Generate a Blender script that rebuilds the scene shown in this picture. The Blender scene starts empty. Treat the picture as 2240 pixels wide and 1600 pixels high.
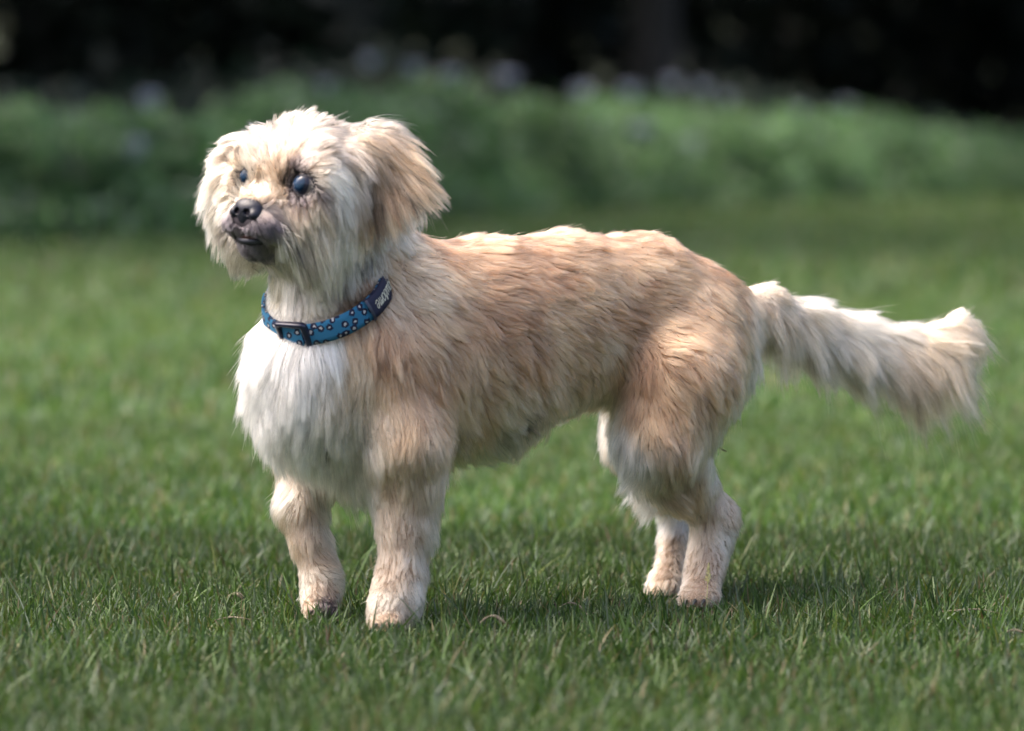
import bpy, math, random
import numpy as np
from mathutils import Vector, Matrix
from mathutils.kdtree import KDTree

random.seed(7); RNG = np.random.default_rng(11)
S = bpy.context.scene
COL = S.collection

# ------------------------------------------------------------------ camera
FOC = 8533.0            # focal length in pixels of the 2240-wide photograph
CAMZ, DIST = 0.40, 3.2
PITCH = math.atan((800 - 318) / FOC)
cam = bpy.data.objects.new('camera', bpy.data.cameras.new('camera')); COL.objects.link(cam)
cam.location = (0, -DIST, CAMZ); cam.rotation_euler = (math.pi / 2 - PITCH, 0, 0)
cam.data.sensor_width = 36; cam.data.lens = 36 * FOC / 2240
cam.data.clip_start = 0.1; cam.data.clip_end = 600
cam.data.dof.use_dof = True; cam.data.dof.focus_distance = 3.29; cam.data.dof.aperture_fstop = 4.7
cam.data.dof.aperture_blades = 0
S.camera = cam

# ------------------------------------------------------------------ sky, sun, exposure
SUN_EL, SUN_AZ = math.radians(60), math.radians(-88)     # azimuth from +Y (away from the camera), negative = left
w = bpy.data.worlds.new('World'); S.world = w; w.use_nodes = True
nt = w.node_tree; sky = nt.nodes.new('ShaderNodeTexSky'); sky.sky_type = 'NISHITA'; sky.sun_disc = False
sky.sun_elevation = SUN_EL; sky.sun_rotation = SUN_AZ; sky.dust_density = 8.0; sky.air_density = 0.8; sky.ozone_density = 0.0
bg = nt.nodes['Background']; nt.links.new(sky.outputs[0], bg.inputs[0]); bg.inputs[1].default_value = 0.15
sun = bpy.data.objects.new('sun', bpy.data.lights.new('sun', 'SUN')); COL.objects.link(sun)
sun.data.energy = 0.52; sun.data.angle = math.radians(40); sun.data.color = (1.0, 0.975, 0.94)
SUND = Vector((math.sin(SUN_AZ) * math.cos(SUN_EL), math.cos(SUN_AZ) * math.cos(SUN_EL), math.sin(SUN_EL)))
sun.rotation_euler = SUND.to_track_quat('Z', 'Y').to_euler(); sun.location = (0, 0, 20)
S.view_settings.view_transform = 'Standard'; S.view_settings.look = 'None'
S.view_settings.gamma = 1; S.view_settings.exposure = 2.08; S.view_settings.use_curve_mapping = False
S.cycles.use_denoising = True
S.cycles.max_bounces = 12; S.cycles.glossy_bounces = 8; S.cycles.transparent_max_bounces = 4
S.cycles_curves.shape = 'RIBBONS'; S.cycles_curves.subdivisions = 2
S.cycles.use_adaptive_sampling = False

# ------------------------------------------------------------------ helpers
CP, SP = math.cos(PITCH), math.sin(PITCH)
CAMP = np.array([0, -DIST, CAMZ])
def ray(px, py):
    a, b = (px - 1120) / FOC, -(py - 800) / FOC
    d = np.array([a, CP + b * SP, -SP + b * CP]); return d
def P(px, py, Y):       # the real place of something seen there at depth Y
    d = ray(px, py); return CAMP + d * ((Y + DIST) / d[1])

def link(o, parent=None):
    COL.objects.link(o)
    if parent: o.parent = parent
    return o
def tag(o, label=None, cat=None, group=None, kind=None):
    if label: o['label'] = label
    if cat: o['category'] = cat
    if group: o['group'] = group
    if kind: o['kind'] = kind
    return o
def empty(name, loc=(0, 0, 0)):
    o = bpy.data.objects.new(name, None); o.location = loc; o.empty_display_size = .1; return link(o)
def mesh_np(name, V, F, mat, parent=None, col=None, smooth=True, k=4, uv=None):
    """V (n,3); F (m,k) index array (k = 3 or 4) -> ONE mesh object. Vertices are in world space."""
    V = np.asarray(V, np.float32); F = np.asarray(F, np.int32)
    me = bpy.data.meshes.new(name)
    me.vertices.add(len(V)); me.vertices.foreach_set('co', V.ravel())
    k = F.shape[1]
    me.loops.add(F.size); me.loops.foreach_set('vertex_index', F.ravel())
    me.polygons.add(len(F)); me.polygons.foreach_set('loop_start', np.arange(0, F.size, k, dtype=np.int32))
    me.polygons.foreach_set('loop_total', np.full(len(F), k, np.int32))
    me.polygons.foreach_set('use_smooth', np.full(len(F), smooth))
    me.update(calc_edges=True); me.validate()
    if col is not None:
        a = me.attributes.new('tint', 'FLOAT_COLOR', 'POINT')
        c = np.ones((len(V), 4), np.float32); c[:, :3] = col; a.data.foreach_set('color', c.ravel())
    if uv is not None:
        l = me.uv_layers.new(name='UVMap'); l.data.foreach_set('uv', np.asarray(uv, np.float32)[F.ravel()].ravel())
    if mat: me.materials.append(mat)
    o = bpy.data.objects.new(name, me); link(o, parent)
    if parent: o.matrix_parent_inverse = Matrix.Translation(-Vector(parent_loc(parent)))
    return o
def parent_loc(p):
    return p.location.copy() if p.type == 'EMPTY' else Vector((0, 0, 0))
def grid_faces(nu, nv, wrap_u=False, wrap_v=False, off=0):
    U = nu if wrap_u else nu - 1; Vn = nv if wrap_v else nv - 1
    i, j = np.meshgrid(np.arange(U), np.arange(Vn), indexing='ij'); i, j = i.ravel(), j.ravel()
    i2, j2 = (i + 1) % nu, (j + 1) % nv
    return np.stack([i * nv + j, i2 * nv + j, i2 * nv + j2, i * nv + j2], 1) + off
def tube(pts, r, n=8):
    pts = np.asarray(pts, float); m = len(pts); r = np.broadcast_to(np.asarray(r, float), (m,))
    T = np.gradient(pts, axis=0); T /= np.linalg.norm(T, axis=1)[:, None] + 1e-12
    ref = np.array([0, 0, 1.]) if abs(T[0, 2]) < .9 else np.array([1., 0, 0])
    A = np.cross(T, ref); A /= np.linalg.norm(A, axis=1)[:, None] + 1e-12; B = np.cross(T, A)
    th = np.linspace(0, 2 * math.pi, n, endpoint=False)
    V = pts[:, None] + r[:, None, None] * (np.cos(th)[None, :, None] * A[:, None] + np.sin(th)[None, :, None] * B[:, None])
    return V.reshape(-1, 3), grid_faces(m, n, False, True)
def merge(parts):
    Vs, Fs, o = [], [], 0
    for V, F in parts: Vs.append(V); Fs.append(F + o); o += len(V)
    return np.concatenate(Vs), np.concatenate(Fs)
def smooth_noise(p, scale, seed=0, n=6):
    """cheap smooth 3-D noise in about -1..1"""
    r = np.random.default_rng(seed); out = 0
    for i in range(n):
        k = r.normal(size=3); k *= (1 + .6 * r.random()) / np.linalg.norm(k) * 2 * math.pi / scale
        out = out + np.sin(p @ k + r.random() * 6.28)
    return out / n * 1.6

# ------------------------------------------------------------------ materials
def mat(name, color=(.5, .5, .5), rough=.6, spec=.5, **kw):
    m = bpy.data.materials.new(name); m.use_nodes = True; b = m.node_tree.nodes['Principled BSDF']
    b.inputs['Base Color'].default_value = (*color, 1); b.inputs['Roughness'].default_value = rough
    b.inputs['Specular IOR Level'].default_value = spec
    for k, v in kw.items(): b.inputs[k].default_value = v
    return m
def N(m, t, **kw):
    n = m.node_tree.nodes.new(t)
    for k, v in kw.items(): setattr(n, k, v)
    return n
def leaf_mat(name, rough=.5, transl=.35, spec=.35):
    m = bpy.data.materials.new(name); m.use_nodes = True; t = m.node_tree; b = t.nodes['Principled BSDF']
    a = N(m, 'ShaderNodeAttribute', attribute_name='tint'); t.links.new(a.outputs['Color'], b.inputs['Base Color'])
    b.inputs['Roughness'].default_value = rough; b.inputs['Specular IOR Level'].default_value = spec
    tr = N(m, 'ShaderNodeBsdfTranslucent'); mx = N(m, 'ShaderNodeMixShader'); mx.inputs[0].default_value = transl
    hs = N(m, 'ShaderNodeHueSaturation'); hs.inputs['Hue'].default_value = .485; hs.inputs['Value'].default_value = 1.25
    t.links.new(a.outputs['Color'], hs.inputs['Color']); t.links.new(hs.outputs[0], tr.inputs[0])
    t.links.new(b.outputs[0], mx.inputs[1]); t.links.new(tr.outputs[0], mx.inputs[2])
    t.links.new(mx.outputs[0], t.nodes['Material Output'].inputs[0]); return m
def noise_mat(name, c1, c2, scale, rough=.9, bump=0.0, c3=None):
    m = mat(name, c1, rough, .2); t = m.node_tree; b = t.nodes['Principled BSDF']
    g = N(m, 'ShaderNodeNewGeometry'); n = N(m, 'ShaderNodeTexNoise'); n.inputs['Scale'].default_value = scale; n.inputs['Detail'].default_value = 8
    r = N(m, 'ShaderNodeValToRGB'); r.color_ramp.elements[0].color = (*c1, 1); r.color_ramp.elements[1].color = (*c2, 1)
    r.color_ramp.elements[0].position = .35; r.color_ramp.elements[1].position = .65
    t.links.new(g.outputs['Position'], n.inputs['Vector']); t.links.new(n.outputs[0], r.inputs[0]); t.links.new(r.outputs[0], b.inputs['Base Color'])
    if bump:
        bp = N(m, 'ShaderNodeBump'); bp.inputs['Strength'].default_value = .6; bp.inputs['Distance'].default_value = bump
        t.links.new(n.outputs[0], bp.inputs['Height']); t.links.new(bp.outputs[0], b.inputs['Normal'])
    return m
M_BARK = noise_mat('bark', (.018, .017, .016), (.04, .036, .034), 9, bump=.02)
M_LEAF = leaf_mat('foliage', .55, .3)
M_GRASS = leaf_mat('grass_blades', .48, .32, .3)
M_SOIL = noise_mat('lawn_soil', (.016, .030, .007), (.032, .056, .012), 30, bump=.01)
M_HILL = noise_mat('woodland_floor', (.010, .014, .008), (.02, .026, .012), .5)

# ------------------------------------------------------------------ ground
def bump_z(x, y):
    return .006 * np.sin(x * 5.1 + 1) * np.sin(y * 3.7) * np.clip((np.hypot(x, y) - .5) / 2, 0, 1)
def ground_sheet():
    a = np.sinh(np.linspace(-6.2, 6.2, 161)) / math.sinh(6.2) * 400
    X, Y = np.meshgrid(a, a, indexing='ij'); V = np.stack([X, Y, bump_z(X, Y)], -1).reshape(-1, 3)
    o = mesh_np('ground', V, grid_faces(161, 161), M_SOIL); tag(o, kind='structure')
    # low wooded rise behind the trees
    n = 60; x = np.linspace(-120, 120, n); y = np.linspace(52, 120, 24)
    X, Y = np.meshgrid(x, y, indexing='ij')
    Z = 14 * (1 - np.cos(np.clip((Y - 52) / 40, 0, 1) * math.pi)) / 2 + .5 * np.sin(X * .3) * np.sin(Y * .2) - .4
    o = mesh_np('hill', np.stack([X, Y, Z], -1).reshape(-1, 3), grid_faces(n, 24), M_HILL); tag(o, kind='structure')
ground_sheet()

# ------------------------------------------------------------------ grass
PAWS = []    # filled below: (x, y, radius)
def blades(n, x0, x1, y0, y1, L, W, seg, flop, seed, keep=None, tone=1.0):
    r = np.random.default_rng(seed)
    x = r.uniform(x0, x1, n); y = r.uniform(y0, y1, n)
    if keep is not None: k = keep(x, y); x, y = x[k], y[k]; n = len(x)
    p0 = np.stack([x, y, bump_z(x, y)], 1)
    tuft = smooth_noise(p0 * [1, 1, 0], .13, 3); tuft2 = smooth_noise(p0 * [1, 1, 0], .5, 5)
    ang = r.uniform(0, 2 * math.pi, n)
    ln = r.uniform(*L, n) * (1 + .28 * tuft + .12 * tuft2)
    for (ax, ay, ar) in PAWS: ln *= np.clip(.35 + .65 * (np.hypot(x - ax, y - ay) - ar) / .02, .3, 1)
    wd = r.uniform(*W, n)
    bias = .35 * np.stack([smooth_noise(p0, .35, 21), smooth_noise(p0, .3, 22)], 1)
    lean = r.beta(1.6, 2.2, n) * flop
    hd = np.stack([np.cos(ang), np.sin(ang)], 1) + bias; hd /= np.linalg.norm(hd, axis=1)[:, None]
    side = np.stack([-hd[:, 1], hd[:, 0], np.zeros(n)], 1)
    tw = r.uniform(-1.2, 1.2, n)
    side = side * np.cos(tw)[:, None] + np.stack([hd[:, 0], hd[:, 1], np.zeros(n)], 1) * np.sin(tw)[:, None]
    t = np.linspace(0, 1, seg + 1); V = np.zeros((n, seg + 1, 2, 3)); pos = p0.copy(); bend = r.uniform(.1, 1.5, n)
    for i, ti in enumerate(t):
        if i:
            th = lean + bend * lean * (ti - .5 / seg) * 1.1
            pos = pos + (ln / seg)[:, None] * np.stack([hd[:, 0] * np.sin(th), hd[:, 1] * np.sin(th), np.cos(th)], 1)
            pos[:, 2] = np.maximum(pos[:, 2], .001)
        wv = (wd * .5 * (1 - ti ** 2.2) + .00008)[:, None] * side
        V[:, i, 0] = pos - wv; V[:, i, 1] = pos + wv
    base = (np.arange(n) * (seg + 1) * 2)[:, None, None]
    q = np.array([[2 * i, 2 * i + 1, 2 * i + 3, 2 * i + 2] for i in range(seg)])[None]
    F = (base + q).reshape(-1, 4)
    # blade colours: fresh green, blue green, olive, straw
    pal = np.array([[.044, .098, .014], [.056, .118, .018], [.022, .058, .014], [.078, .118, .062], [.085, .110, .020], [.16, .135, .07], [.08, .05, .03], [.12, .165, .115]])
    pr = np.array([.28, .20, .22, .12, .07, .035, .012, .05]); pr /= pr.sum()
    c = tone * pal[r.choice(len(pal), n, p=pr)] * r.uniform(.75, 1.2, n)[:, None]
    c = c * (1 + .15 * smooth_noise(p0, .9, 9)[:, None])
    C = np.repeat(c[:, None], (seg + 1) * 2, 1)

    return V.reshape(-1, 3), F, C.reshape(-1, 3)

# ================================================================== THE DOG
AX = np.array([.848, .530, 0]); NX = np.array([.530, -.848, 0]); ORG = np.array([-.129, .038, 0])
def D(u, v, w): return ORG + u * AX + v * NX + np.array([0, 0, w])      # dog frame: back, left side, up
# head frame
HF = np.array([-.60, -.80, .05]); HF /= np.linalg.norm(HF)
HL = np.array([.80, -.60, -.12]); HL -= HF * (HL @ HF); HL /= np.linalg.norm(HL); HU = np.cross(HF, HL)
H0 = np.array([-.171, -.010, .366]); HS = 1.08
def H(f, l, u): return H0 + (HF * f + HL * l + HU * u) * .01 * HS   # centimetres

VX = .002
BMIN = np.array([-.30, -.16, -.012]); BMAX = np.array([.43, .46, .47])
DIM = np.ceil((BMAX - BMIN) / VX).astype(int)
FAR = .045
SDF = np.full(DIM, FAR, np.float32)
def add(center, ext, fn, k=.012, sub=False):
    """smooth-union fn(points) into the grid inside a box around center"""
    lo = np.maximum(((center - ext - BMIN) / VX).astype(int), 0); hi = np.minimum(((center + ext - BMIN) / VX).astype(int) + 1, DIM)
    if (hi <= lo).any(): return
    sl = tuple(slice(a, b) for a, b in zip(lo, hi))
    g = np.stack(np.meshgrid(*[BMIN[i] + VX * np.arange(lo[i], hi[i], dtype=np.float32) for i in range(3)], indexing='ij'), -1)
    d = fn(g).astype(np.float32); a = SDF[sl]
    if sub: SDF[sl] = np.maximum(a, -d); return
    h = np.clip(.5 + .5 * (a - d) / k, 0, 1)
    SDF[sl] = a * (1 - h) + d * h - k * h * (1 - h)
def ell(c, axes, rad, k=.012):
    A = np.array(axes); rad = np.asarray(rad, float)
    def fn(g):
        q = (g - c) @ A.T; k0 = np.linalg.norm(q / rad, axis=-1); k1 = np.linalg.norm(q / rad ** 2, axis=-1)
        return k0 * (k0 - 1) / np.maximum(k1, 1e-6)
    add(np.asarray(c), np.full(3, max(rad) + FAR), fn, k)
def cone(a, b, ra, rb, k=.012, squash=None):
    """rounded cone a->b; squash = (axis, factor) narrows it along that axis"""
    a, b = np.asarray(a, float), np.asarray(b, float)
    c = (a + b) / 2; ext = np.abs(b - a) / 2 + max(ra, rb) + FAR
    def fn(g):
        p = g - a; ab = b - a
        if squash is not None:
            s, f = squash; p = p + (p @ s)[..., None] * s * (f - 1); ab = ab + (ab @ s) * s * (f - 1)
        t = np.clip(p @ ab / (ab @ ab), 0, 1)
        return np.linalg.norm(p - t[..., None] * ab, axis=-1) - (ra + (rb - ra) * t)
    add(c, ext, fn, k)
def chain(pts, k=.012, squash=None):
    for (a, ra), (b, rb) in zip(pts[:-1], pts[1:]): cone(a, b, ra, rb, k, squash)
AXES_D = [AX, NX, np.array([0, 0, 1.])]; AXES_H = [HF, HL, HU]

# torso: barrel deeper than wide
sq = (NX, 1.28)
chain([(D(-.020, 0, .215), .070), (D(.04, 0, .222), .088), (D(.12, 0, .232), .083), (D(.20, 0, .2495), .069),
       (D(.28, 0, .250), .066), (D(.337, 0, .228), .058)], .02, sq)
ell(D(.035, 0, .268), AXES_D, (.075, .050, .045), .02)                       # withers
ell(D(.330, 0, .2515), AXES_D, (.052, .052, .042), .02)                       # croup
ell(D(-.045, .0, .20), AXES_D, (.038, .048, .055), .02)
ell(D(.02, .0, .150), AXES_D, (.055, .038, .028), .02)                      # breast
ell(D(-.046, -.002, .222), AXES_D, (.032, .038, .036), .02)                 # point of the chest
# neck
NECK_A, NECK_B = H(-2.6, 0, -3.0), D(-.018, 0, .245)
cone(NECK_A, NECK_B, .040, .054, .02)
cone(H(-3.2, 0, 0), D(.03, 0, .275), .033, .045, .02)
# head
ell(H(-.6, -.2, .5), AXES_H, (4.9e-2, 5.2e-2, 4.5e-2), .012)
ell(H(1.6, 0, 1.1), AXES_H, (3.0e-2, 3.8e-2, 2.7e-2), .012)
for s in (-1, 1):
    ell(H(.9, (3.0 if s > 0 else 4.0) * s, -1.9), AXES_H, (3.1e-2, 2.5e-2, 3.1e-2), .014)        # cheeks
    ell(H(5.10, 1.15 * s, -3.05), AXES_H, (1.3e-2, 1.3e-2, .9e-2), .005)      # upper lips
    ell(H(1.9, (3.5 if s > 0 else 4.3) * s, -.3), AXES_H, (2.4e-2, 2.1e-2, 3.0e-2), .014); ell(H(2.3, 2.3 * s, 1.6), AXES_H, (2.0e-2, 2.4e-2, 1.6e-2), .012)          # brow over the eye
ell(H(1.3, -3.5, -4.0), AXES_H, (2.1e-2, 2.0e-2, 2.2e-2), .014); ell(H(.9, 2.5, -4.0), AXES_H, (2.1e-2, 2.0e-2, 2.1e-2), .014)
cone(H(2.0, 0, -1.6), H(5.0, 0, -2.5), .026, .0155, .012)                    # muzzle
ell(H(5.0, 0, -1.35), AXES_H, (1.2e-2, 1.1e-2, .8e-2), .008)                 # bridge behind the nose
cone(H(1.0, 0, -3.6), H(4.5, -.1, -4.5), .025, .0120, .010)                   # lower jaw and chin
# ears: flat leathers hanging from the side of the skull
EAR_N = np.array([-.12, -.90, .30]); EAR_N /= np.linalg.norm(EAR_N)          # outer face of the near ear
EAR_D = np.array([.50, .10, -.86]); EAR_D -= EAR_N * (EAR_D @ EAR_N); EAR_D /= np.linalg.norm(EAR_D)
EAR_S = np.cross(EAR_N, EAR_D)
EAR_C = P(842, 368, -.025)
ell(EAR_C, [EAR_D, EAR_S, EAR_N], (.042, .026, .0042), .006)
cone(H(-.8, 4.0, 2.6), P(806, 322, -.022), .012, .009, .010)
ell(H(-1.2, -5.0, -.4), [HU, HF, HL], (.034, .022, .0042), .006)             # far ear
cone(H(-.8, -4.0, 2.4), H(-1.2, -4.9, 1.6), .012, .008, .010)
# legs (P = where each joint really is)
chain([(D(.010, .030, .215), .042), (P(888, 960, .0), .0280), (P(890, 1060, .008), .0195), (P(886, 1160, .008), .0155), (P(876, 1262, .002), .0130),
       (P(864, 1322, -.002), .0140), (P(851, 1349, -.010), .0145)], .022)
for dx, dy in ((-24, -.018), (-9, -.027), (10, -.027), (25, -.016)):
    cone(P(850 + dx * .4, 1345, -.010), P(848 + dx, 1366, dy), .0088, .0072, .003)
chain([(D(.0, -.038, .205), .040), (P(694, 985, .085), .029), (P(655, 1100, .070), .0160), (P(676, 1178, .066), .0120), (P(699, 1245, .066), .0120),
       (P(704, 1290, .062), .0130), (P(699, 1318, .056), .0125)], .012)
for dx in (-16, -4, 9, 20):
    cone(P(701 + dx * .5, 1312, .058), P(698 + dx, 1336, .046), .0085, .0068, .005)
chain([(D(.310, .026, .215), .052), (P(1485, 830, .158), .044), (P(1450, 955, .145), .034), (P(1490, 1050, .165), .0200), (P(1570, 1135, .190), .0112),
       (P(1556, 1190, .185), .0092), (P(1541, 1250, .175), .0092), (P(1532, 1292, .160), .0128)], .024)
for dx, dy in ((-26, -.010), (-9, -.022), (10, -.022), (26, -.008)):
    cone(P(1532 + dx * .4, 1294, .160), P(1530 + dx, 1313, .158 + dy), .0095, .0075, .005)
chain([(D(.325, -.036, .215), .060), (P(1435, 860, .255), .043), (P(1405, 960, .250), .029), (P(1432, 1045, .262), .0180), (P(1488, 1122, .290), .0110),
       (P(1477, 1180, .280), .0090), (P(1470, 1235, .262), .0090), (P(1460, 1270, .246), .0120)], .014)
for dx, dy in ((-22, -.006), (-7, -.016), (9, -.016), (22, -.006)):
    cone(P(1458 + dx * .5, 1270, .246), P(1455 + dx, 1287, .244 + dy), .0090, .0070, .005)
# tail
TAIL = [(D(.370, 0, .246), .024), (P(1672, 676, .262), .0165), (P(1745, 702, .280), .0135), (P(1850, 742, .300), .0130), (P(1960, 766, .312), .0120),
        (P(2042, 752, .318), .0115), (P(2092, 722, .320), .0110)]
chain(TAIL, .010)
# eye sockets
EYE_R = .0102; ER = (.0112, .0090)
EYES = [H(3.46, 3.28, .40), H(3.46, -2.30, .35)]
for e, er in zip(EYES, ER): add(e, np.full(3, .03), lambda g, e=e, er=er: np.linalg.norm(g - e, axis=-1) - er * .98, sub=True)
for e, er in zip(EYES, ER): add(e + HF * .0075, np.full(3, .03), lambda g, e=e, er=er: np.linalg.norm(g - e - HF * .0075, axis=-1) - er * .95, sub=True)

GR = np.gradient(SDF, VX)
def sample(arr, p):
    q = np.clip((p - BMIN) / VX, 0, DIM - 1.001); i = q.astype(int); f = (q - i)
    x, y, z = i[:, 0], i[:, 1], i[:, 2]; fx, fy, fz = f[:, 0], f[:, 1], f[:, 2]
    c = lambda a, b, c_: arr[x + a, y + b, z + c_]
    return ((c(0, 0, 0) * (1 - fx) + c(1, 0, 0) * fx) * (1 - fy) + (c(0, 1, 0) * (1 - fx) + c(1, 1, 0) * fx) * fy) * (1 - fz) + \
           ((c(0, 0, 1) * (1 - fx) + c(1, 0, 1) * fx) * (1 - fy) + (c(0, 1, 1) * (1 - fx) + c(1, 1, 1) * fx) * fy) * fz
def normal(p):
    n = np.stack([sample(g, p) for g in GR], 1); return n / (np.linalg.norm(n, axis=1)[:, None] + 1e-9)
def hits(px, py):
    """first surface point of the dog along each viewing ray (or the nearest miss)"""
    d = np.stack([ray(a, b) for a, b in zip(px, py)]); s = (np.arange(DIST - .16, DIST + .46, .002))
    out = np.zeros((len(px), 3))
    for i in range(len(px)):
        q = CAMP + d[i] * s[:, None] / d[i, 1]; v = sample(SDF, q); h = np.nonzero(v < 0)[0]
        out[i] = q[h[0]] if len(h) else q[np.argmin(v)]
    return out

# ---- body mesh
import openvdb
grid = openvdb.FloatGrid(); grid.copyFromArray(SDF.astype(np.float32))
bp, bt, bq = grid.convertToPolygons(isovalue=0.0, adaptivity=0.0)
bp = np.asarray(bp, float) * VX + BMIN
bq = np.asarray(bq, np.int64)
if len(bt): bq = np.concatenate([bq, np.stack([bt[:, 0], bt[:, 1], bt[:, 2], bt[:, 2]], 1)])
fn_ = np.cross(bp[bq[:, 2]] - bp[bq[:, 0]], bp[bq[:, 3]] - bp[bq[:, 1]])
if (fn_ * normal(bp[bq].mean(1))).sum(1).mean() < 0: bq = bq[:, ::-1]

DOG = empty('dog', D(.15, 0, 0))
tag(DOG, 'shaggy tan and white small dog standing on the lawn in a blue collar', 'dog')

# ---- groom table: px py | direction on the picture dx dy | hair cm | colour | lift
W_ = (.68, .635, .585); HW = (.40, .345, .29); HC = (.19, .157, .128); HT = (.44, .325, .235); C_ = (.53, .44, .345); CT = (.46, .31, .205); T_ = (.405, .238, .138); TD = (.30, .164, .094); LB = (.45, .315, .22); LD = (.36, .23, .15); TL = (.44, .32, .225); G_ = (.14, .112, .105); K_ = (.025, .022, .030)  # HW, HC: head white and crown darkened against bleaching top light
WG = (.58, .53, .46); E1 = (.30, .20, .128); E2 = (.185, .112, .066); YC = (.46, .38, .26); DK = (.055, .046, .056)  # YC: under-jaw cream tinted with green bounce and shade
HEAD = [
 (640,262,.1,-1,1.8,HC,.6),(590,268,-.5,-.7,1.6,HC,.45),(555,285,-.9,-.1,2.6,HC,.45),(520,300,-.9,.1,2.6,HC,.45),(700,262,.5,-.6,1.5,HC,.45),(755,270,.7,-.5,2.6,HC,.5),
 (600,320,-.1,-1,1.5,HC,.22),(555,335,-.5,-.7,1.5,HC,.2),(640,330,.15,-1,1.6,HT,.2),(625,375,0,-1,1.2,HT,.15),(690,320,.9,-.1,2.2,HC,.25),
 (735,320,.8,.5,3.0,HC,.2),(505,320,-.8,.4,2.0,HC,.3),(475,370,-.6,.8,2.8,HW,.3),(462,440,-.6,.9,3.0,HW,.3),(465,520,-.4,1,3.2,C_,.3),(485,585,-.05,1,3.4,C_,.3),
 (545,350,-.3,-.9,1.1,HW,.12),(520,365,-.5,-.6,.8,HT,.12),(500,395,-.7,.7,1.0,HT,.15),(500,430,-.8,.6,1.3,C_,.2),
 (660,362,.5,-.5,.8,G_,.12),(640,372,-.1,-.9,.6,DK,.12),(632,395,-.2,-.4,.45,DK,.1),(690,372,.8,.1,1.3,HT,.15),(720,385,.6,.7,2.2,C_,.18),
 (735,440,.25,1,3.0,HW,.18),(705,425,.3,.9,1.0,G_,.1),(665,442,.1,1,.6,DK,.08),(640,430,-.1,1,.6,DK,.08),(615,410,-.2,-.3,.7,HT,.12),
 (690,455,.3,1,1.8,HT,.15),(655,465,.3,1,1.4,HT,.15),
 (575,428,0,-1,1.1,HT,.32),(550,428,-.5,-.8,1.0,HT,.3),(605,428,.6,-.6,1.2,HT,.3),(528,430,-.9,-.3,1.0,C_,.2),(540,408,-.3,-1,.8,HT,.2),(585,400,0,-1,.9,HT,.2),
 (590,460,.8,.3,.8,G_,.12),(595,490,.6,.8,1.0,DK,.15),(620,480,.6,.8,2.4,C_,.25),(498,470,-.8,.7,1.8,C_,.4),(492,500,-.4,1,1.6,G_,.25),(506,488,-.5,.8,.7,DK,.12),
 (515,505,-.1,1,.7,DK,.2),(560,505,.3,1,.75,DK,.2),(540,500,.1,1,.5,DK,.2),(585,505,.4,1,1.1,DK,.2),(540,552,0,1,.6,DK,.16),(565,560,.2,1,.6,K_,.1),(515,560,-.1,1,.8,DK,.12),(600,540,.4,1,1.1,K_,.12),(590,575,.3,1,1.2,G_,.12),(496,520,-.5,1,2.0,C_,.35),(606,512,.5,1,2.4,HW,.3),(616,548,.3,1,2.6,HW,.25),
 (630,520,.45,1,3.4,C_,.2),(650,560,.2,1,3.4,HW,.2),(690,510,.25,1,4.4,HW,.18),(690,580,0,1,3.2,HW,.15),(740,500,.15,1,4.4,C_,.18),(740,570,.05,1,3.2,HW,.15),
 (560,600,-.05,1,3.0,YC,.2),(610,600,.1,1,3.2,YC,.2),(520,590,-.1,1,3.6,C_,.3),(500,560,-.2,1,3.4,C_,.3),(660,610,.1,1,3.6,HW,.2),(710,600,.1,1,3.4,C_,.2),(790,540,.1,1,2.6,C_,.15),(800,580,.1,1,1.6,C_,.1),
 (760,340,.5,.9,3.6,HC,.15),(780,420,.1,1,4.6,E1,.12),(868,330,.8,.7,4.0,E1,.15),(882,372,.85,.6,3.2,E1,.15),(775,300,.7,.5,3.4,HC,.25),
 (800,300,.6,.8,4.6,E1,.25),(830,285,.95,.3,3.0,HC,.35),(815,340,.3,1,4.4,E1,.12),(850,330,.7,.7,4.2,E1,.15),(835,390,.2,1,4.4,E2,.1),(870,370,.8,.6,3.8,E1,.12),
 (875,400,.7,.8,3.1,E1,.12),(810,400,.0,1,4.4,E2,.1),(855,430,.35,1,3.4,E1,.1),(800,440,.05,1,3.6,E2,.12),(845,470,.2,1,2.6,C_,.15),(870,440,.5,1,2.6,C_,.15)]
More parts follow.
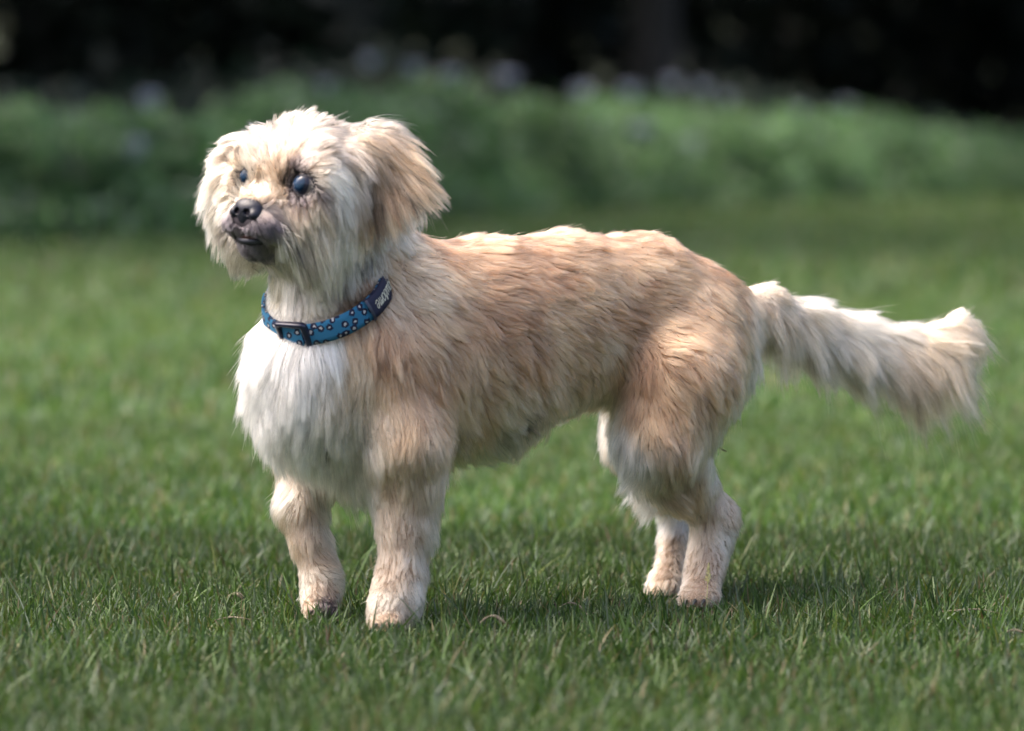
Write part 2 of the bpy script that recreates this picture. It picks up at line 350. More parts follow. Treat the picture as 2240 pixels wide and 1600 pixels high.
BODY = [
 (640,650,.05,1,1.4,WG,.12),(600,640,-.1,1,1.2,WG,.12),(700,650,.3,1,1.3,YC,.12),(735,625,.3,1,1.0,E2,.12),(760,640,.5,.8,1.0,E2,.12),(810,610,.6,.7,1.0,T_,.12),(850,575,.7,.6,1.0,T_,.12),  # throat greyed and neck tan deepened with the shade under the jaw
 (560,700,-.9,.5,2.0,W_,.3),(555,760,-.7,.8,2.2,W_,.25),(552,830,-.6,.9,2.6,W_,.3),(600,800,-.35,1,2.6,W_,.2),(650,790,-.1,1,2.6,W_,.15),(710,760,.1,1,2.2,W_,.15),
 (600,900,-.4,1,2.6,W_,.25),(660,880,-.1,1,2.6,W_,.15),(720,850,.1,1,2.4,C_,.15),(660,960,-.05,1,2.4,W_,.15),(740,980,.1,1,2.8,WG,.15),(780,1030,.1,1,3.0,WG,.2),(800,930,.15,1,2.2,C_,.15),
 (790,720,.1,1,2.0,T_,.15),(780,800,.1,1,2.2,CT,.12),(870,630,.6,.8,1.4,CT,.12),(850,740,.2,1,2.0,TD,.12),(920,640,.9,.4,1.4,CT,.12),(920,720,.6,.9,1.6,T_,.12),
 (860,830,.1,1,2.0,T_,.12),(940,820,.4,1,1.8,TD,.12),(960,900,.5,.9,1.8,T_,.12),(830,900,.0,1,2.2,CT,.15),
 (900,570,.95,.1,1.2,CT,.15),(950,545,1,-.15,1.3,TD,.25),(1050,530,1,-.2,1.3,TD,.25),(1170,503,1,-.05,1.3,TD,.25),(1290,508,1,.05,1.2,TD,.2),(1400,515,1,.15,1.2,TD,.2),(1550,565,.9,.4,1.2,TD,.22),(1640,620,.9,.5,1.0,CT,.08),  # darker tan along the spine offsets the bright light from above
 (1000,600,1,.2,1.3,T_,.1),(1080,600,1,.1,1.3,TD,.1),(1180,600,1,.1,1.3,TD,.1),(1300,600,1,.2,1.2,T_,.1),(1430,610,1,.3,1.2,T_,.1),(1550,660,.8,.5,1.2,T_,.1),
 (1030,700,.8,.5,1.3,TD,.1),(1120,700,.9,.35,1.3,TD,.1),(1230,690,1,.3,1.3,T_,.1),(1350,700,.9,.45,1.3,TD,.1),(1470,740,.8,.6,1.3,T_,.1),(1600,740,.6,.9,1.4,T_,.12),
 (1060,800,.7,.7,1.5,T_,.1),(1160,780,.8,.6,1.5,TD,.1),(1250,790,.8,.6,1.6,T_,.1),(1330,760,.5,.9,1.6,CT,.12),
 (1050,900,.6,.8,1.7,T_,.12),(1120,880,.7,.7,1.7,CT,.12),(1200,860,.6,.8,1.8,CT,.15),(1000,960,.5,.9,1.8,LB,.12),(1080,970,.4,.9,2.0,C_,.15),(1040,1030,.3,1,2.2,C_,.2),(1150,930,.3,1,1.9,C_,.2),(1240,890,.2,1,1.6,C_,.2),
 (1385,780,.3,.6,1.6,TD,.25),(1400,830,-.2,1,1.8,TD,.25),(1340,850,-.6,.8,1.8,CT,.15),(1330,900,-.3,1,1.6,WG,.2),(1350,960,-.3,1,1.6,WG,.2),
 (1460,830,.5,.8,1.6,T_,.12),(1440,910,.05,1,1.6,T_,.15),(1500,900,.3,1,1.6,T_,.12),(1560,850,.4,.9,1.6,T_,.12),(1600,860,.3,1,1.8,CT,.15),(1620,900,.3,1,2.0,C_,.2),(1650,800,.35,1,2.2,C_,.2),
 (1430,990,.1,1,1.5,LB,.15),(1480,980,.2,1,1.5,LD,.12),(1540,960,.1,1,1.6,LB,.15),(1560,1000,.05,1,1.6,C_,.2),(1470,1060,.3,.9,1.5,LB,.12),(1520,1070,.4,.9,1.4,LD,.12),(1550,1080,.4,.9,1.2,LB,.15),
 (1585,1130,.3,1,1.0,LB,.18),(1545,1150,.2,1,1.3,LB,.12),(1575,1180,.0,1,1.0,C_,.15),(1545,1210,.05,1,1.0,LB,.1),(1540,1260,0,1,.9,LB,.1),(1530,1308,-.1,1,.28,LB,.05),
 (1400,1010,-.5,.9,2.4,W_,.25),(1420,1070,-.6,.8,2.8,W_,.3),(1450,1120,-.3,1,1.8,W_,.2),(1470,1200,-.1,1,1.2,LB,.15),(1460,1260,-.2,1,1.3,LB,.2),
 (890,930,.1,1,1.8,T_,.15),(850,990,-.05,1,1.6,LB,.15),(905,1010,.2,1,1.6,LB,.12),(935,1050,.4,.9,1.8,LB,.2),(870,1060,0,1,1.2,LB,.1),(900,1100,.1,1,1.2,LB,.1),(930,1130,.5,.9,1.8,C_,.25),
 (865,1170,-.05,1,1.0,LB,.1),(890,1180,.1,1,1.1,LB,.1),(915,1210,.4,1,1.6,C_,.25),(860,1250,-.05,1,.9,LB,.1),(885,1260,.1,1,1.0,LB,.1),(905,1300,.4,1,1.5,C_,.25),(845,1320,-.15,1,.8,C_,.1),(850,1360,0,1,.28,LB,.05),
 (660,1010,-.2,1,1.5,C_,.15),(700,1030,.1,1,1.5,LD,.12),(630,1090,-.4,.9,1.2,C_,.15),(660,1110,-.1,1,1.4,LB,.12),(700,1100,.4,.9,1.8,C_,.22),(640,1150,-.2,1,1.2,LB,.12),(675,1180,.1,1,1.2,LB,.1),(700,1170,.6,.8,1.6,C_,.25),
 (665,1230,-.1,1,1.0,LB,.1),(700,1230,.8,.3,1.4,LB,.2),(715,1250,.7,.6,1.3,C_,.25),(675,1280,0,1,.9,C_,.1),(700,1290,.1,1,.8,LB,.1),(708,1328,.1,1,.3,DK,.05),(675,1328,-.1,1,.5,LB,.08)]
TAILT = [
 (1660,640,.9,.45,1.0,TL,.03),(1660,690,.35,1,3.0,TL,.12),(1690,640,.9,.4,1.6,TL,.12),(1700,680,.3,1,5.2,TL,.12),(1720,700,.25,1,5.6,C_,.15),(1750,670,.9,.0,3.6,C_,.3),(1760,700,.5,1,5.6,TL,.12),(1780,725,.3,1,5.6,C_,.15),
 (1840,705,1,-.2,3.8,C_,.32),(1850,728,.6,1,6.2,TL,.1),(1860,745,.35,1,6.4,C_,.15),(1930,730,1,-.25,4.0,C_,.3),(1940,748,.6,1,7.0,TL,.1),(1950,765,.35,1,7.4,TL,.15),
 (2010,730,1,-.35,2.4,TL,.2),(2020,745,.5,1,7.4,TL,.1),(2020,760,.25,1,7.6,TL,.15),(2080,700,.6,-.4,1.3,TL,.3),(2090,715,.5,1,4.0,TL,.15),(2085,730,.2,1,6.6,TL,.15),(2100,712,.35,1,4.6,TL,.2)]

def groom_points(rows):
    a = np.array([(r[0], r[1], r[2], r[3], r[4], *r[5], r[6]) for r in rows], float)
    pos = hits(a[:, 0], a[:, 1])
    d3 = np.stack([a[:, 2], np.zeros(len(a)), -a[:, 3]], 1); d3 /= np.linalg.norm(d3, axis=1)[:, None]
    return pos, d3, a[:, 4], a[:, 5:8], a[:, 8]
def mirror(g):      # the dog's other side, for everything behind the midline
    pos, d3, ln, c, l = g; v = (pos - ORG) @ NX
    m = pos - 2 * v[:, None] * NX; e = d3 - 2 * (d3 @ NX)[:, None] * NX
    k = v > .01
    return tuple(np.concatenate([x, y[k]]) for x, y in zip(g, (m, e, ln, c, l)))
GH = groom_points(HEAD); GB = mirror(groom_points(BODY)); GT = groom_points(TAILT)
GALL = tuple(np.concatenate([a, b, c]) for a, b, c in zip(GH, GB, GT))
REG = np.concatenate([np.full(len(GH[0]), 0), np.full(len(GB[0]), 1), np.full(len(GT[0]), 2)])
def interp(p, g=GALL, power=2.6):
    n = len(p); d = np.zeros((n, 3)); ln = np.zeros(n); c = np.zeros((n, 3)); l = np.zeros(n); reg = np.zeros((n, 3))
    for a in range(0, n, 20000):
        q = p[a:a + 20000]; w = ((q[:, None] - g[0][None]) ** 2).sum(-1) + .006 ** 2; w = w ** -power; w /= w.sum(1)[:, None]
        d[a:a + 20000] = w @ g[1]; ln[a:a + 20000] = w @ g[2]; c[a:a + 20000] = w @ g[3]; l[a:a + 20000] = w @ g[4]
        for r in range(3): reg[a:a + 20000, r] = w[:, REG == r].sum(1)
    return d, ln, c, l, reg

# ---- skin colour follows the coat it lies under
_, _, bc, _, _ = interp(bp)
M_SKIN = mat('skin_under_coat', (.4, .3, .25), .7, .2)
a_ = N(M_SKIN, 'ShaderNodeAttribute', attribute_name='tint'); M_SKIN.node_tree.links.new(a_.outputs['Color'], M_SKIN.node_tree.nodes['Principled BSDF'].inputs['Base Color'])
bc = bc * .62
for e in EYES: k_ = np.clip((np.linalg.norm(bp - e, axis=1) - .013) / .004, 0, 1)[:, None]; bc = bc * k_ + np.array([.02, .016, .022]) * (1 - k_)
k_ = np.clip((np.linalg.norm(bp - H(5.3, 0, -3.4), axis=1) - .021) / .006, 0, 1)[:, None]; bc = bc * k_ + np.array([.035, .028, .034]) * (1 - k_)
BODYOBJ = mesh_np('body', bp, bq, M_SKIN, DOG, col=bc)

# ---- collar ring
RC = np.array([-.1535, .010, .2770]); RE1 = np.array([.972, .02, .35]); RE1 /= np.linalg.norm(RE1)
RE2 = np.array([-.30, -.78, -.56]); RE2 -= RE1 * (RE2 @ RE1); RE2 /= np.linalg.norm(RE2); RN = np.cross(RE1, RE2); RN *= np.sign(RN[2])
RA, RB = .0520, .0560

def ring(th, off=0.0):
    th = np.asarray(th, float); e = np.cos(th)[..., None] * RE1 * (RA + off) + np.sin(th)[..., None] * RE2 * (RB + off)
    return RC + e

# ---- hair
M_HAIR = bpy.data.materials.new('fur'); M_HAIR.use_nodes = True; t_ = M_HAIR.node_tree
t_.nodes.remove(t_.nodes['Principled BSDF']); hb = N(M_HAIR, 'ShaderNodeBsdfHairPrincipled'); hb.parametrization = 'COLOR'
ha = N(M_HAIR, 'ShaderNodeAttribute', attribute_name='tint'); t_.links.new(ha.outputs['Color'], hb.inputs['Color'])
hb.inputs['Roughness'].default_value = .38; hb.inputs['Radial Roughness'].default_value = .55; hb.inputs['IOR'].default_value = 1.42
hb.inputs['Coat'].default_value = 0.0; hb.inputs['Random Roughness'].default_value = .2
t_.links.new(hb.outputs[0], t_.nodes['Material Output'].inputs[0])

def curves_obj(name, pts, rad, col, material, parent):
    """pts (n,K,3) world, rad (n,K), col (n,3)"""
    n, K = pts.shape[:2]; cd = bpy.data.hair_curves.new(name); cd.add_curves([K] * n)
    cd.attributes['position'].data.foreach_set('vector', pts.astype(np.float32).ravel())
    ra = cd.attributes.get('radius') or cd.attributes.new('radius', 'FLOAT', 'POINT'); ra.data.foreach_set('value', rad.astype(np.float32).ravel())
    ca = cd.attributes.new('tint', 'FLOAT_COLOR', 'CURVE'); c = np.ones((n, 4), np.float32); c[:, :3] = np.clip(col, 0, .95); ca.data.foreach_set('color', c.ravel())
    cd.materials.append(material); o = bpy.data.objects.new(name, cd); link(o, parent)
    o.matrix_parent_inverse = Matrix.Translation(-Vector(parent_loc(parent))); return o

def scatter(dens_fn, total):
    tri = np.concatenate([bq[:, [0, 1, 2]], bq[:, [0, 2, 3]]]); A, B, C = bp[tri[:, 0]], bp[tri[:, 1]], bp[tri[:, 2]]
    ar = np.linalg.norm(np.cross(B - A, C - A), axis=1) * dens_fn((A + B + C) / 3); ar /= ar.sum()
    i = RNG.choice(len(tri), total, p=ar); r1 = np.sqrt(RNG.random(total))[:, None]; r2 = RNG.random(total)[:, None]
    return A[i] * (1 - r1) + B[i] * r1 * (1 - r2) + C[i] * r1 * r2

VIEW = np.array([0, -1., 0])
def density(p):
    n = normal(p); d = .35 + .65 * np.clip(n @ np.array([0., -1., .25]) + .55, 0, 1)       # what faces the lawn behind carries fewer hairs
    hd = np.linalg.norm(p - H0, axis=1) < .09; mz = np.linalg.norm(p - H(5.2, 0, -3.4), axis=1) < .026; d = d * np.where(hd, 1.4, 1) * np.where(mz, 3.0, 1); tl = (p - ORG) @ AX > .40; d = d * np.where(tl, 2.8, 1)
    return d
def rotate(v, ax, ang):
    c, s = np.cos(ang)[:, None], np.sin(ang)[:, None]
    return v * c + np.cross(ax, v) * s + ax * (ax * v).sum(1)[:, None] * (1 - c)

NH = 410000; K = 8
root = scatter(density, NH)
g_d, g_l, g_c, g_li, g_r = interp(root)
nrm = normal(root)
jit = np.stack([smooth_noise(root, .016, q) for q in (91, 92, 93)], 1) * .003 + np.stack([smooth_noise(root, .045, q) for q in (94, 95, 96)], 1) * .005 + RNG.normal(0, .002, (NH, 3))
bodyish = g_r[:, 0] < .3
g_c = np.where(bodyish[:, None], interp(root + jit)[2], g_c)
# keep the nose, eyes, lips and the strap free
NOSE_C = H(5.95, .0, -2.15)
keep = np.ones(NH, bool)
for e, er in zip(EYES, (.0112, .0088)): keep &= np.linalg.norm(root - e, axis=1) > er
keep &= np.linalg.norm(root - NOSE_C, axis=1) > .0125
MOUTH_C = H(5.6, 0, -3.95)
keep &= ~((np.abs((root - MOUTH_C) @ HU) < .0042) & (np.linalg.norm(root - MOUTH_C, axis=1) < .013))
rr = root - RC; hgt = rr @ RN; rad_ = np.linalg.norm(rr - hgt[:, None] * RN, axis=1); neckm = (rad_ < .0555)
keep &= ~(neckm & (np.abs(hgt) < .0048))
root, g_d, g_l, g_c, g_li, g_r, nrm, hgt, neckm = [x[keep] for x in (root, g_d, g_l, g_c, g_li, g_r, nrm, hgt, neckm)]
n = len(root)
ishead, istail = g_r[:, 0] > .5, g_r[:, 2] > .5
# near the strap the hair is pressed short, so the strap shows
near = neckm & (g_r[:, 0] < .6) & (hgt > 0) & (hgt < .035) & (np.linalg.norm(root - H0, axis=1) > .05)
g_l = np.where(near, np.minimum(g_l, np.maximum((hgt - .003) * 100 * .85, .35)), g_l)
low = neckm & (hgt < 0) & (hgt > -.02); g_li = np.where(low, g_li * .6, g_li); g_li = np.where(g_r[:, 1] > .5, g_li * .75, g_li)
lv = np.where(istail, RNG.uniform(.72, 1.2, n), 1); L = lv * g_l * np.where(ishead | istail, 1, np.interp(root[:, 2], [.03, .06, .12, .18], [.7, 1.05, 1.4, 1.45])) * .01 * RNG.uniform(.60, 1.2, n) * (1 + .26 * smooth_noise(root, .02, 31))
g_d /= np.linalg.norm(g_d, axis=1)[:, None] + 1e-9
sw = .42 * smooth_noise(root, .06, 41) + .36 * smooth_noise(root, .022, 42)
sw = np.where(ishead, sw * .55, sw)
tang = g_d - nrm * (g_d * nrm).sum(1)[:, None]
tn = np.linalg.norm(tang, axis=1); tang /= tn[:, None] + 1e-9
tang = rotate(tang, nrm, sw + RNG.normal(0, .07, n))
g_li = np.where((root[:, 2] < .16) & (root[:, 2] > .04), g_li + .06, g_li)
lift = g_li * (1 + .9 * smooth_noise(root, .022, 51)) + RNG.normal(0, .035, n) + .05
down = np.array([0, 0, -1.])
longh = np.clip((g_l - 1.5) / 2, 0, 1)
pts = np.zeros((n, K, 3)); pts[:, 0] = root - nrm * .001; cur = root.copy()
wave_a = RNG.uniform(0, 6.28, n); wave_s = np.cross(tang, nrm)
cw = smooth_noise(root, .012, 61) * 3
for i in range(1, K):
    t = i / (K - 1)
    dirv = tang + nrm * (lift * 2.4 * (1 - t) ** 1.2 + .02)[:, None] + g_d * (.35 * t + (longh * 1.1 + .5 * istail) * t)[:, None] + down * (longh * t * .35)[:, None]
    dirv += wave_s * ((.18 + .40 * istail) * np.sin(cw + t * (5 + 3 * istail) + wave_a * .15))[:, None]
    dirv /= np.linalg.norm(dirv, axis=1)[:, None]
    cur = cur + dirv * (L / (K - 1))[:, None]
    for _ in range(2):      # stay outside the skin
        s = sample(SDF, cur); push = np.clip(.0012 + .0025 * t * (1 - np.exp(-g_l)) - s, 0, .01)
        cur = cur + normal(cur) * push[:, None]
    cur[:, 2] = np.maximum(cur[:, 2], .004)
    pts[:, i] = cur
# clumps: every hair bends towards the tip of its nearest guide
def clump(pts, ng, amount, pw, seed):
    r = np.random.default_rng(seed); gi = r.choice(len(pts), ng, replace=False); kd = KDTree(ng)
    key = pts[:, 0] + (pts[:, 3] - pts[:, 0]) * .3
    for j, q in enumerate(key[gi]): kd.insert(q, j)
    kd.balance(); near = np.array([kd.find(q)[1] for q in key]); G = gi[near]
    t = np.linspace(0, 1, K) ** pw; A = (amount[:, None] * t)[..., None]
    same = (np.linalg.norm(pts[G][:, 0] - pts[:, 0], axis=1) < .009)[:, None, None]
    rel = pts[G] - pts
    return pts + np.where(same, rel * A, 0), G
amt = np.clip(.55 + .2 * smooth_noise(root, .04, 71), .2, .85); amt *= np.where(ishead | istail, 1.25, 1.0)
fly = RNG.random(n) < .06; amt = np.where(fly, 0, amt)
pts, G1 = clump(pts, n // 20, amt, 1.0, 5)
pts, G2 = clump(pts, n // 220, np.where(fly, 0, np.where(ishead | istail, .45, .26)), 1.5, 6)
nz = RNG.normal(0, 1, (n, 3)) * (np.where(fly, .0016, .00035))[:, None]
for i in range(1, K): pts[:, i] += nz * (i / (K - 1)) ** 1.5 * (1 + g_l[:, None] * .3)
earm = (np.linalg.norm((root - EAR_C) @ np.stack([EAR_D, EAR_S, EAR_N]).T / np.array([.048, .032, .016]), axis=1) < 1) & ishead
# colour: patch colour, per-tuft and per-hair variation
pv = smooth_noise(root, .05, 81)[:, None]; ct = (RNG.normal(0, 1, n)[G1] * .17 + RNG.normal(0, 1, n)[G2] * .13 + .12 * smooth_noise(root * [1, 1, 1.6], .016, 83))[:, None] * np.where(earm, 1.9, np.where(ishead, 1.5, 1))[:, None]; ch = RNG.normal(0, .10, n)[:, None]
tanm = np.clip((g_c[:, :1] - g_c[:, 2:3]) / .25, 0, 1)
colr = g_c * (1 + .22 * pv + ct + ch) * np.where(tanm > 0, np.array([1, 1, 1]) - tanm * np.clip(pv, -1, 1) * np.array([0, .05, .09]), 1)
rad = np.full(n, .000125) * RNG.uniform(.7, 1.25, n); prof = np.array([1, 1, 1, .95, .85, .72, .5, .15])
R = rad[:, None] * prof
sel = {'tail_hair': istail, 'ear_hair': earm & ~istail, 'head_hair': ishead & ~earm & ~istail, 'body_fur': ~ishead & ~istail}
for nm, mk in sel.items(): curves_obj(nm, pts[mk], R[mk], colr[mk], M_HAIR, DOG)
# ---- helper: small smooth solid from a distance function in head centimetres
def solid(name, fn, c, half, res, material, parent, frame=AXES_H, col=None):
    nn = int(2 * half / res) + 1; a = np.linspace(-half, half, nn); g = np.stack(np.meshgrid(a, a, a, indexing='ij'), -1)
    f = fn(g).astype(np.float32); gr = openvdb.FloatGrid(); gr.copyFromArray(f)
    p, t, q = gr.convertToPolygons(isovalue=0.0, adaptivity=0.0); p = np.asarray(p, float) * (a[1] - a[0]) - half; q = np.asarray(q, np.int64)
    if len(t): q = np.concatenate([q, np.stack([t[:, 0], t[:, 1], t[:, 2], t[:, 2]], 1)])
    m = p[q].mean(1); nn_ = np.cross(p[q[:, 2]] - p[q[:, 0]], p[q[:, 3]] - p[q[:, 1]])
    if (nn_ * m).sum() < 0: q = q[:, ::-1]
    V = np.asarray(c) + p @ np.array(frame) * .0124
    return mesh_np(name, V, q, material, parent, col=None if col is None else col(p))
def smin(a, b, k): h = np.clip(.5 + .5 * (b - a) / k, 0, 1); return b * (1 - h) + a * h - k * h * (1 - h)
def smax(a, b, k): return -smin(-a, -b, k)
def el(g, c, r): q = (g - np.array(c)) / np.array(r); k0 = np.linalg.norm(q, axis=-1); k1 = np.linalg.norm(q / np.array(r), axis=-1); return k0 * (k0 - 1) / np.maximum(k1, 1e-6)
def cap(g, a, b, r):
    a, b = np.array(a, float), np.array(b, float); t = np.clip(((g - a) @ (b - a)) / ((b - a) @ (b - a)), 0, 1); return np.linalg.norm(g - a - t[..., None] * (b - a), axis=-1) - r
def nose_fn(g):
    d = el(g, (-.15, 0, .18), (.85, 1.18, .78)); d = smin(d, el(g, (.0, 0, -.42), (.55, .62, .62)), .35)
    for s in (-1, 1):
        d = smin(d, el(g, (.18, .82 * s, -.10), (.50, .42, .42)), .18)         # wings
        h = smin(el(g, (.62, .42 * s, .02), (.50, .24, .20)), cap(g, (.45, .55 * s, -.05), (.25, 1.12 * s, -.30), .085), .08)
        d = smax(d, -h, .06)
    d = smax(d, -cap(g, (.72, 0, -.05), (.62, 0, -1.1), .055), .05)
    d = d + .006 * np.sin(g[..., 0] * 34) * np.sin(g[..., 1] * 31 + 2 * np.sin(g[..., 2] * 9)) * np.sin(g[..., 2] * 33)
    return d
M_NOSE = mat('nose_leather', (.006, .0065, .014), .34, .35)
bn = N(M_NOSE, 'ShaderNodeTexVoronoi'); bn.inputs['Scale'].default_value = 1400; gn = N(M_NOSE, 'ShaderNodeNewGeometry'); bbp = N(M_NOSE, 'ShaderNodeBump')
bbp.inputs['Strength'].default_value = .5; bbp.inputs['Distance'].default_value = .0003
M_NOSE.node_tree.links.new(gn.outputs['Position'], bn.inputs['Vector']); M_NOSE.node_tree.links.new(bn.outputs[0], bbp.inputs['Height'])
M_NOSE.node_tree.links.new(bbp.outputs[0], M_NOSE.node_tree.nodes['Principled BSDF'].inputs['Normal'])
nose = solid('nose', nose_fn, NOSE_C, 1.9, .055, M_NOSE, DOG); nose['label'] = 'black wet nose'
M_MOUTH = mat('mouth_inside', (.045, .012, .014), .4, .5); M_LIP = mat('lip', (.018, .017, .028), .38, .5)
solid('mouth', lambda g: el(g, (0, 0, 0), (.95, .95, .42)), H(5.15, 0, -3.92), 1.2, .08, M_MOUTH, DOG)
th = np.linspace(-1.25, 1.25, 25)
lp = np.array([H(4.65 + 1.25 * math.cos(a), 1.2 * math.sin(a), -4.28 + .25 * (1 - math.cos(a))) for a in th])
V, F = tube(lp, .0031 * (.55 + .45 * np.cos(th * 1.1)), 10); mesh_np('lower_lip', V, F, M_LIP, DOG)

# ---- eyes
M_EYE = mat('eyeball', (.1, .1, .1), .03, .22); ea = N(M_EYE, 'ShaderNodeAttribute', attribute_name='tint')
M_EYE.node_tree.links.new(ea.outputs['Color'], M_EYE.node_tree.nodes['Principled BSDF'].inputs['Base Color'])
M_EYE.node_tree.nodes['Principled BSDF'].inputs['Coat Weight'].default_value = .12; M_EYE.node_tree.nodes['Principled BSDF'].inputs['Coat Roughness'].default_value = .02
M_LID = mat('eyelid', (.022, .018, .024), .45, .45)
for s, e, EYE_R in zip((1, -1), EYES, ER):
    gz = HF * 1 + HL * (-.20 if s > 0 else -.16) + HU * .10; gz /= np.linalg.norm(gz)
    x = np.cross(gz, HU); x /= np.linalg.norm(x); y = np.cross(x, gz)
    nu, nv = 64, 48; ph = np.linspace(0, math.pi, nu); ps = np.linspace(0, 2 * math.pi, nv, endpoint=False)
    PH, PS = np.meshgrid(ph, ps, indexing='ij'); r = EYE_R * (1 + .055 * np.clip(1 - (PH / .75) ** 2, 0, 1))
    V = e + r[..., None] * (np.cos(PH)[..., None] * gz + np.sin(PH)[..., None] * (np.cos(PS)[..., None] * x + np.sin(PS)[..., None] * y))
    a = PH[..., None]; cloud = np.array([.008, .022, .048]) * (1 + .5 * np.cos(a * 3.2)) + .02 * np.sin(PS * 3 + PH * 9)[..., None] * np.array([.4, .6, .8])
    iris = np.array([.012, .012, .022]); scl = np.array([.13, .11, .10])
    k1 = np.clip((a - .66) / .12, 0, 1); k2 = np.clip((a - 1.02) / .07, 0, 1)
    c = (cloud * (1 - k1) + iris * k1) * (1 - k2) + scl * k2
    eye = mesh_np('eye', V.reshape(-1, 3), grid_faces(nu, nv, False, True), M_EYE, DOG, col=c.reshape(-1, 3))
    eye['label'] = 'cloudy dark blue eye' if s > 0 else 'dark eye on the far side of the face'
    ax = HF * .95 + HL * .22 * s - HU * .02; ax /= np.linalg.norm(ax); lx = np.cross(ax, HU); lx /= np.linalg.norm(lx); ly = np.cross(lx, ax)
    for up in (1, -1):      # upper and lower lid, thin dark rolls meeting at the corners
        tt = np.linspace(-.12, math.pi + .12, 34) * up
        rows = []
        for q, (am, rr_) in enumerate(((.98, 1.01), (1.01, 1.045), (1.08, 1.07), (1.22, 1.05), (1.5, .93))):
            ca, sb = .98 * am, .74 * am
            ang = np.hypot(ca * np.cos(tt), sb * np.sin(tt)); vx, vy = ca * np.cos(tt) / ang, sb * np.sin(tt) / ang
            rows.append(e + EYE_R * rr_ * (np.cos(ang)[:, None] * ax + np.sin(ang)[:, None] * (vx[:, None] * lx + vy[:, None] * ly)))
        V = np.stack(rows, 1); lid = mesh_np('eyelid', V.reshape(-1, 3), grid_faces(34, 5), M_LID, eye)

# ---- claws
M_CLAW = mat('claw', (.035, .028, .026), .35, .5)
for bx_, by__, Y_, sp in ((848, 1366, -.010, (-24, -9, 10, 25)), (1530, 1313, .158, (-26, -9, 10, 26)), (698, 1336, .046, (-16, -4, 9, 20))):
    for dx in sp:
        q = P(bx_ + dx, by__ + 1, Y_ - (.030 if abs(dx) < 13 else .022) * (1 if Y_ != .046 else .3)); dr = np.array([-.35, -.85, -.35]); dr /= np.linalg.norm(dr)
        V, F = tube(np.array([q, q + dr * .003 + [0, 0, .0006], q + dr * .006 - [0, 0, .0002], q + dr * .0085 - [0, 0, .0022]]), [.0017, .0016, .0011, .0003], 8); mesh_np('claw', V, F, M_CLAW, DOG)
# ---- whiskers and stray curled hairs round the mouth
wk = []; wc = []; wr = []
def strand(p0, d0, ln, curl, col, r=.00017):
    q = np.array(p0, float); d = np.array(d0, float); d /= np.linalg.norm(d); o = [q.copy()]
    for i in range(K - 1):
        q = q + d * ln / (K - 1); d = d + np.array(curl) / (K - 1); d /= np.linalg.norm(d); o.append(q.copy())
    wk.append(o); wc.append(col); wr.append(r * np.array([1, 1, 1, .9, .8, .6, .4, .1]))
for i in range(16):
    a = RNG.uniform(-1, 1); strand(H(RNG.uniform(3.6, 5.2), RNG.uniform(1.7, 2.4), -3.0 + .9 * a), HL * 1.1 + HF * RNG.uniform(.2, .9) + HU * RNG.uniform(-1.0, .3), RNG.uniform(.02, .045), (0, 0, -RNG.uniform(.6, 1.6)), (.8, .78, .75))
for i in range(6):
    strand(H(5.2, -1.4, -3.2 + .3 * RNG.uniform(-1, 1)), -HL * 1.1 + HF * .3 + HU * RNG.uniform(-.9, .1), RNG.uniform(.018, .034), (.2, 0, -RNG.uniform(1, 2.2)), (.08, .06, .06), .00011)
for i in range(5):
    strand(H(4.6, -1.5, -4.6), -HL + HF * .2 - HU * RNG.uniform(.6, 1.2), RNG.uniform(.028, .036), (1.6, -.1, RNG.uniform(-.9, .3)), (.16, .11, .08), .00011)
for i in range(7):
    strand(H(5.4, 1.0 * RNG.uniform(-.9, .9), -1.1), HL * RNG.uniform(-1, 1) + HF * .8 + HU * .5, RNG.uniform(.012, .026), (0, 0, -RNG.uniform(1, 2.0)), (.8, .72, .6), .00013)
curves_obj('whiskers', np.array(wk), np.array(wr), np.array(wc), M_HAIR, DOG)

# ================================================================== COLLAR
COLLAR = empty('dog_collar', tuple(RC)); tag(COLLAR, 'blue dog collar with dark leopard spots, navy slider buckle and navy name strip', 'collar')
M_STRAP = mat('woven_strap', (.03, .16, .27), .7, .25); t = M_STRAP.node_tree; b = t.nodes['Principled BSDF']
uvn = N(M_STRAP, 'ShaderNodeUVMap'); uvn.uv_map = 'UVMap'
vo = N(M_STRAP, 'ShaderNodeTexVoronoi'); vo.voronoi_dimensions = '2D'; vo.inputs['Scale'].default_value = 118; vo.inputs['Randomness'].default_value = .75
nz_ = N(M_STRAP, 'ShaderNodeTexNoise'); nz_.inputs['Scale'].default_value = 420
vadd = N(M_STRAP, 'ShaderNodeVectorMath', operation='MULTIPLY_ADD'); vadd.inputs[1].default_value = (.004, .004, 0)
t.links.new(uvn.outputs[0], nz_.inputs['Vector']); t.links.new(nz_.outputs['Color'], vadd.inputs[0]); t.links.new(uvn.outputs[0], vadd.inputs[2]); t.links.new(vadd.outputs[0], vo.inputs['Vector'])
def ramp(m, stops):
    r = N(m, 'ShaderNodeValToRGB'); r.color_ramp.interpolation = 'CONSTANT'
    for k, (p_, c_) in enumerate(stops):
        e_ = r.color_ramp.elements[k] if k < 2 else r.color_ramp.elements.new(p_); e_.position = p_; e_.color = (*c_, 1)
    return r
rp = ramp(M_STRAP, [(0, (.52, .50, .52)), (.13, (.012, .015, .045)), (.34, (.030, .165, .31))]); t.links.new(vo.outputs['Distance'], rp.inputs[0]); 
wv = N(M_STRAP, 'ShaderNodeTexWave'); wv.inputs['Scale'].default_value = 900; mxc = N(M_STRAP, 'ShaderNodeMixRGB'); mxc.blend_type = 'MULTIPLY'; mxc.inputs[0].default_value = .25
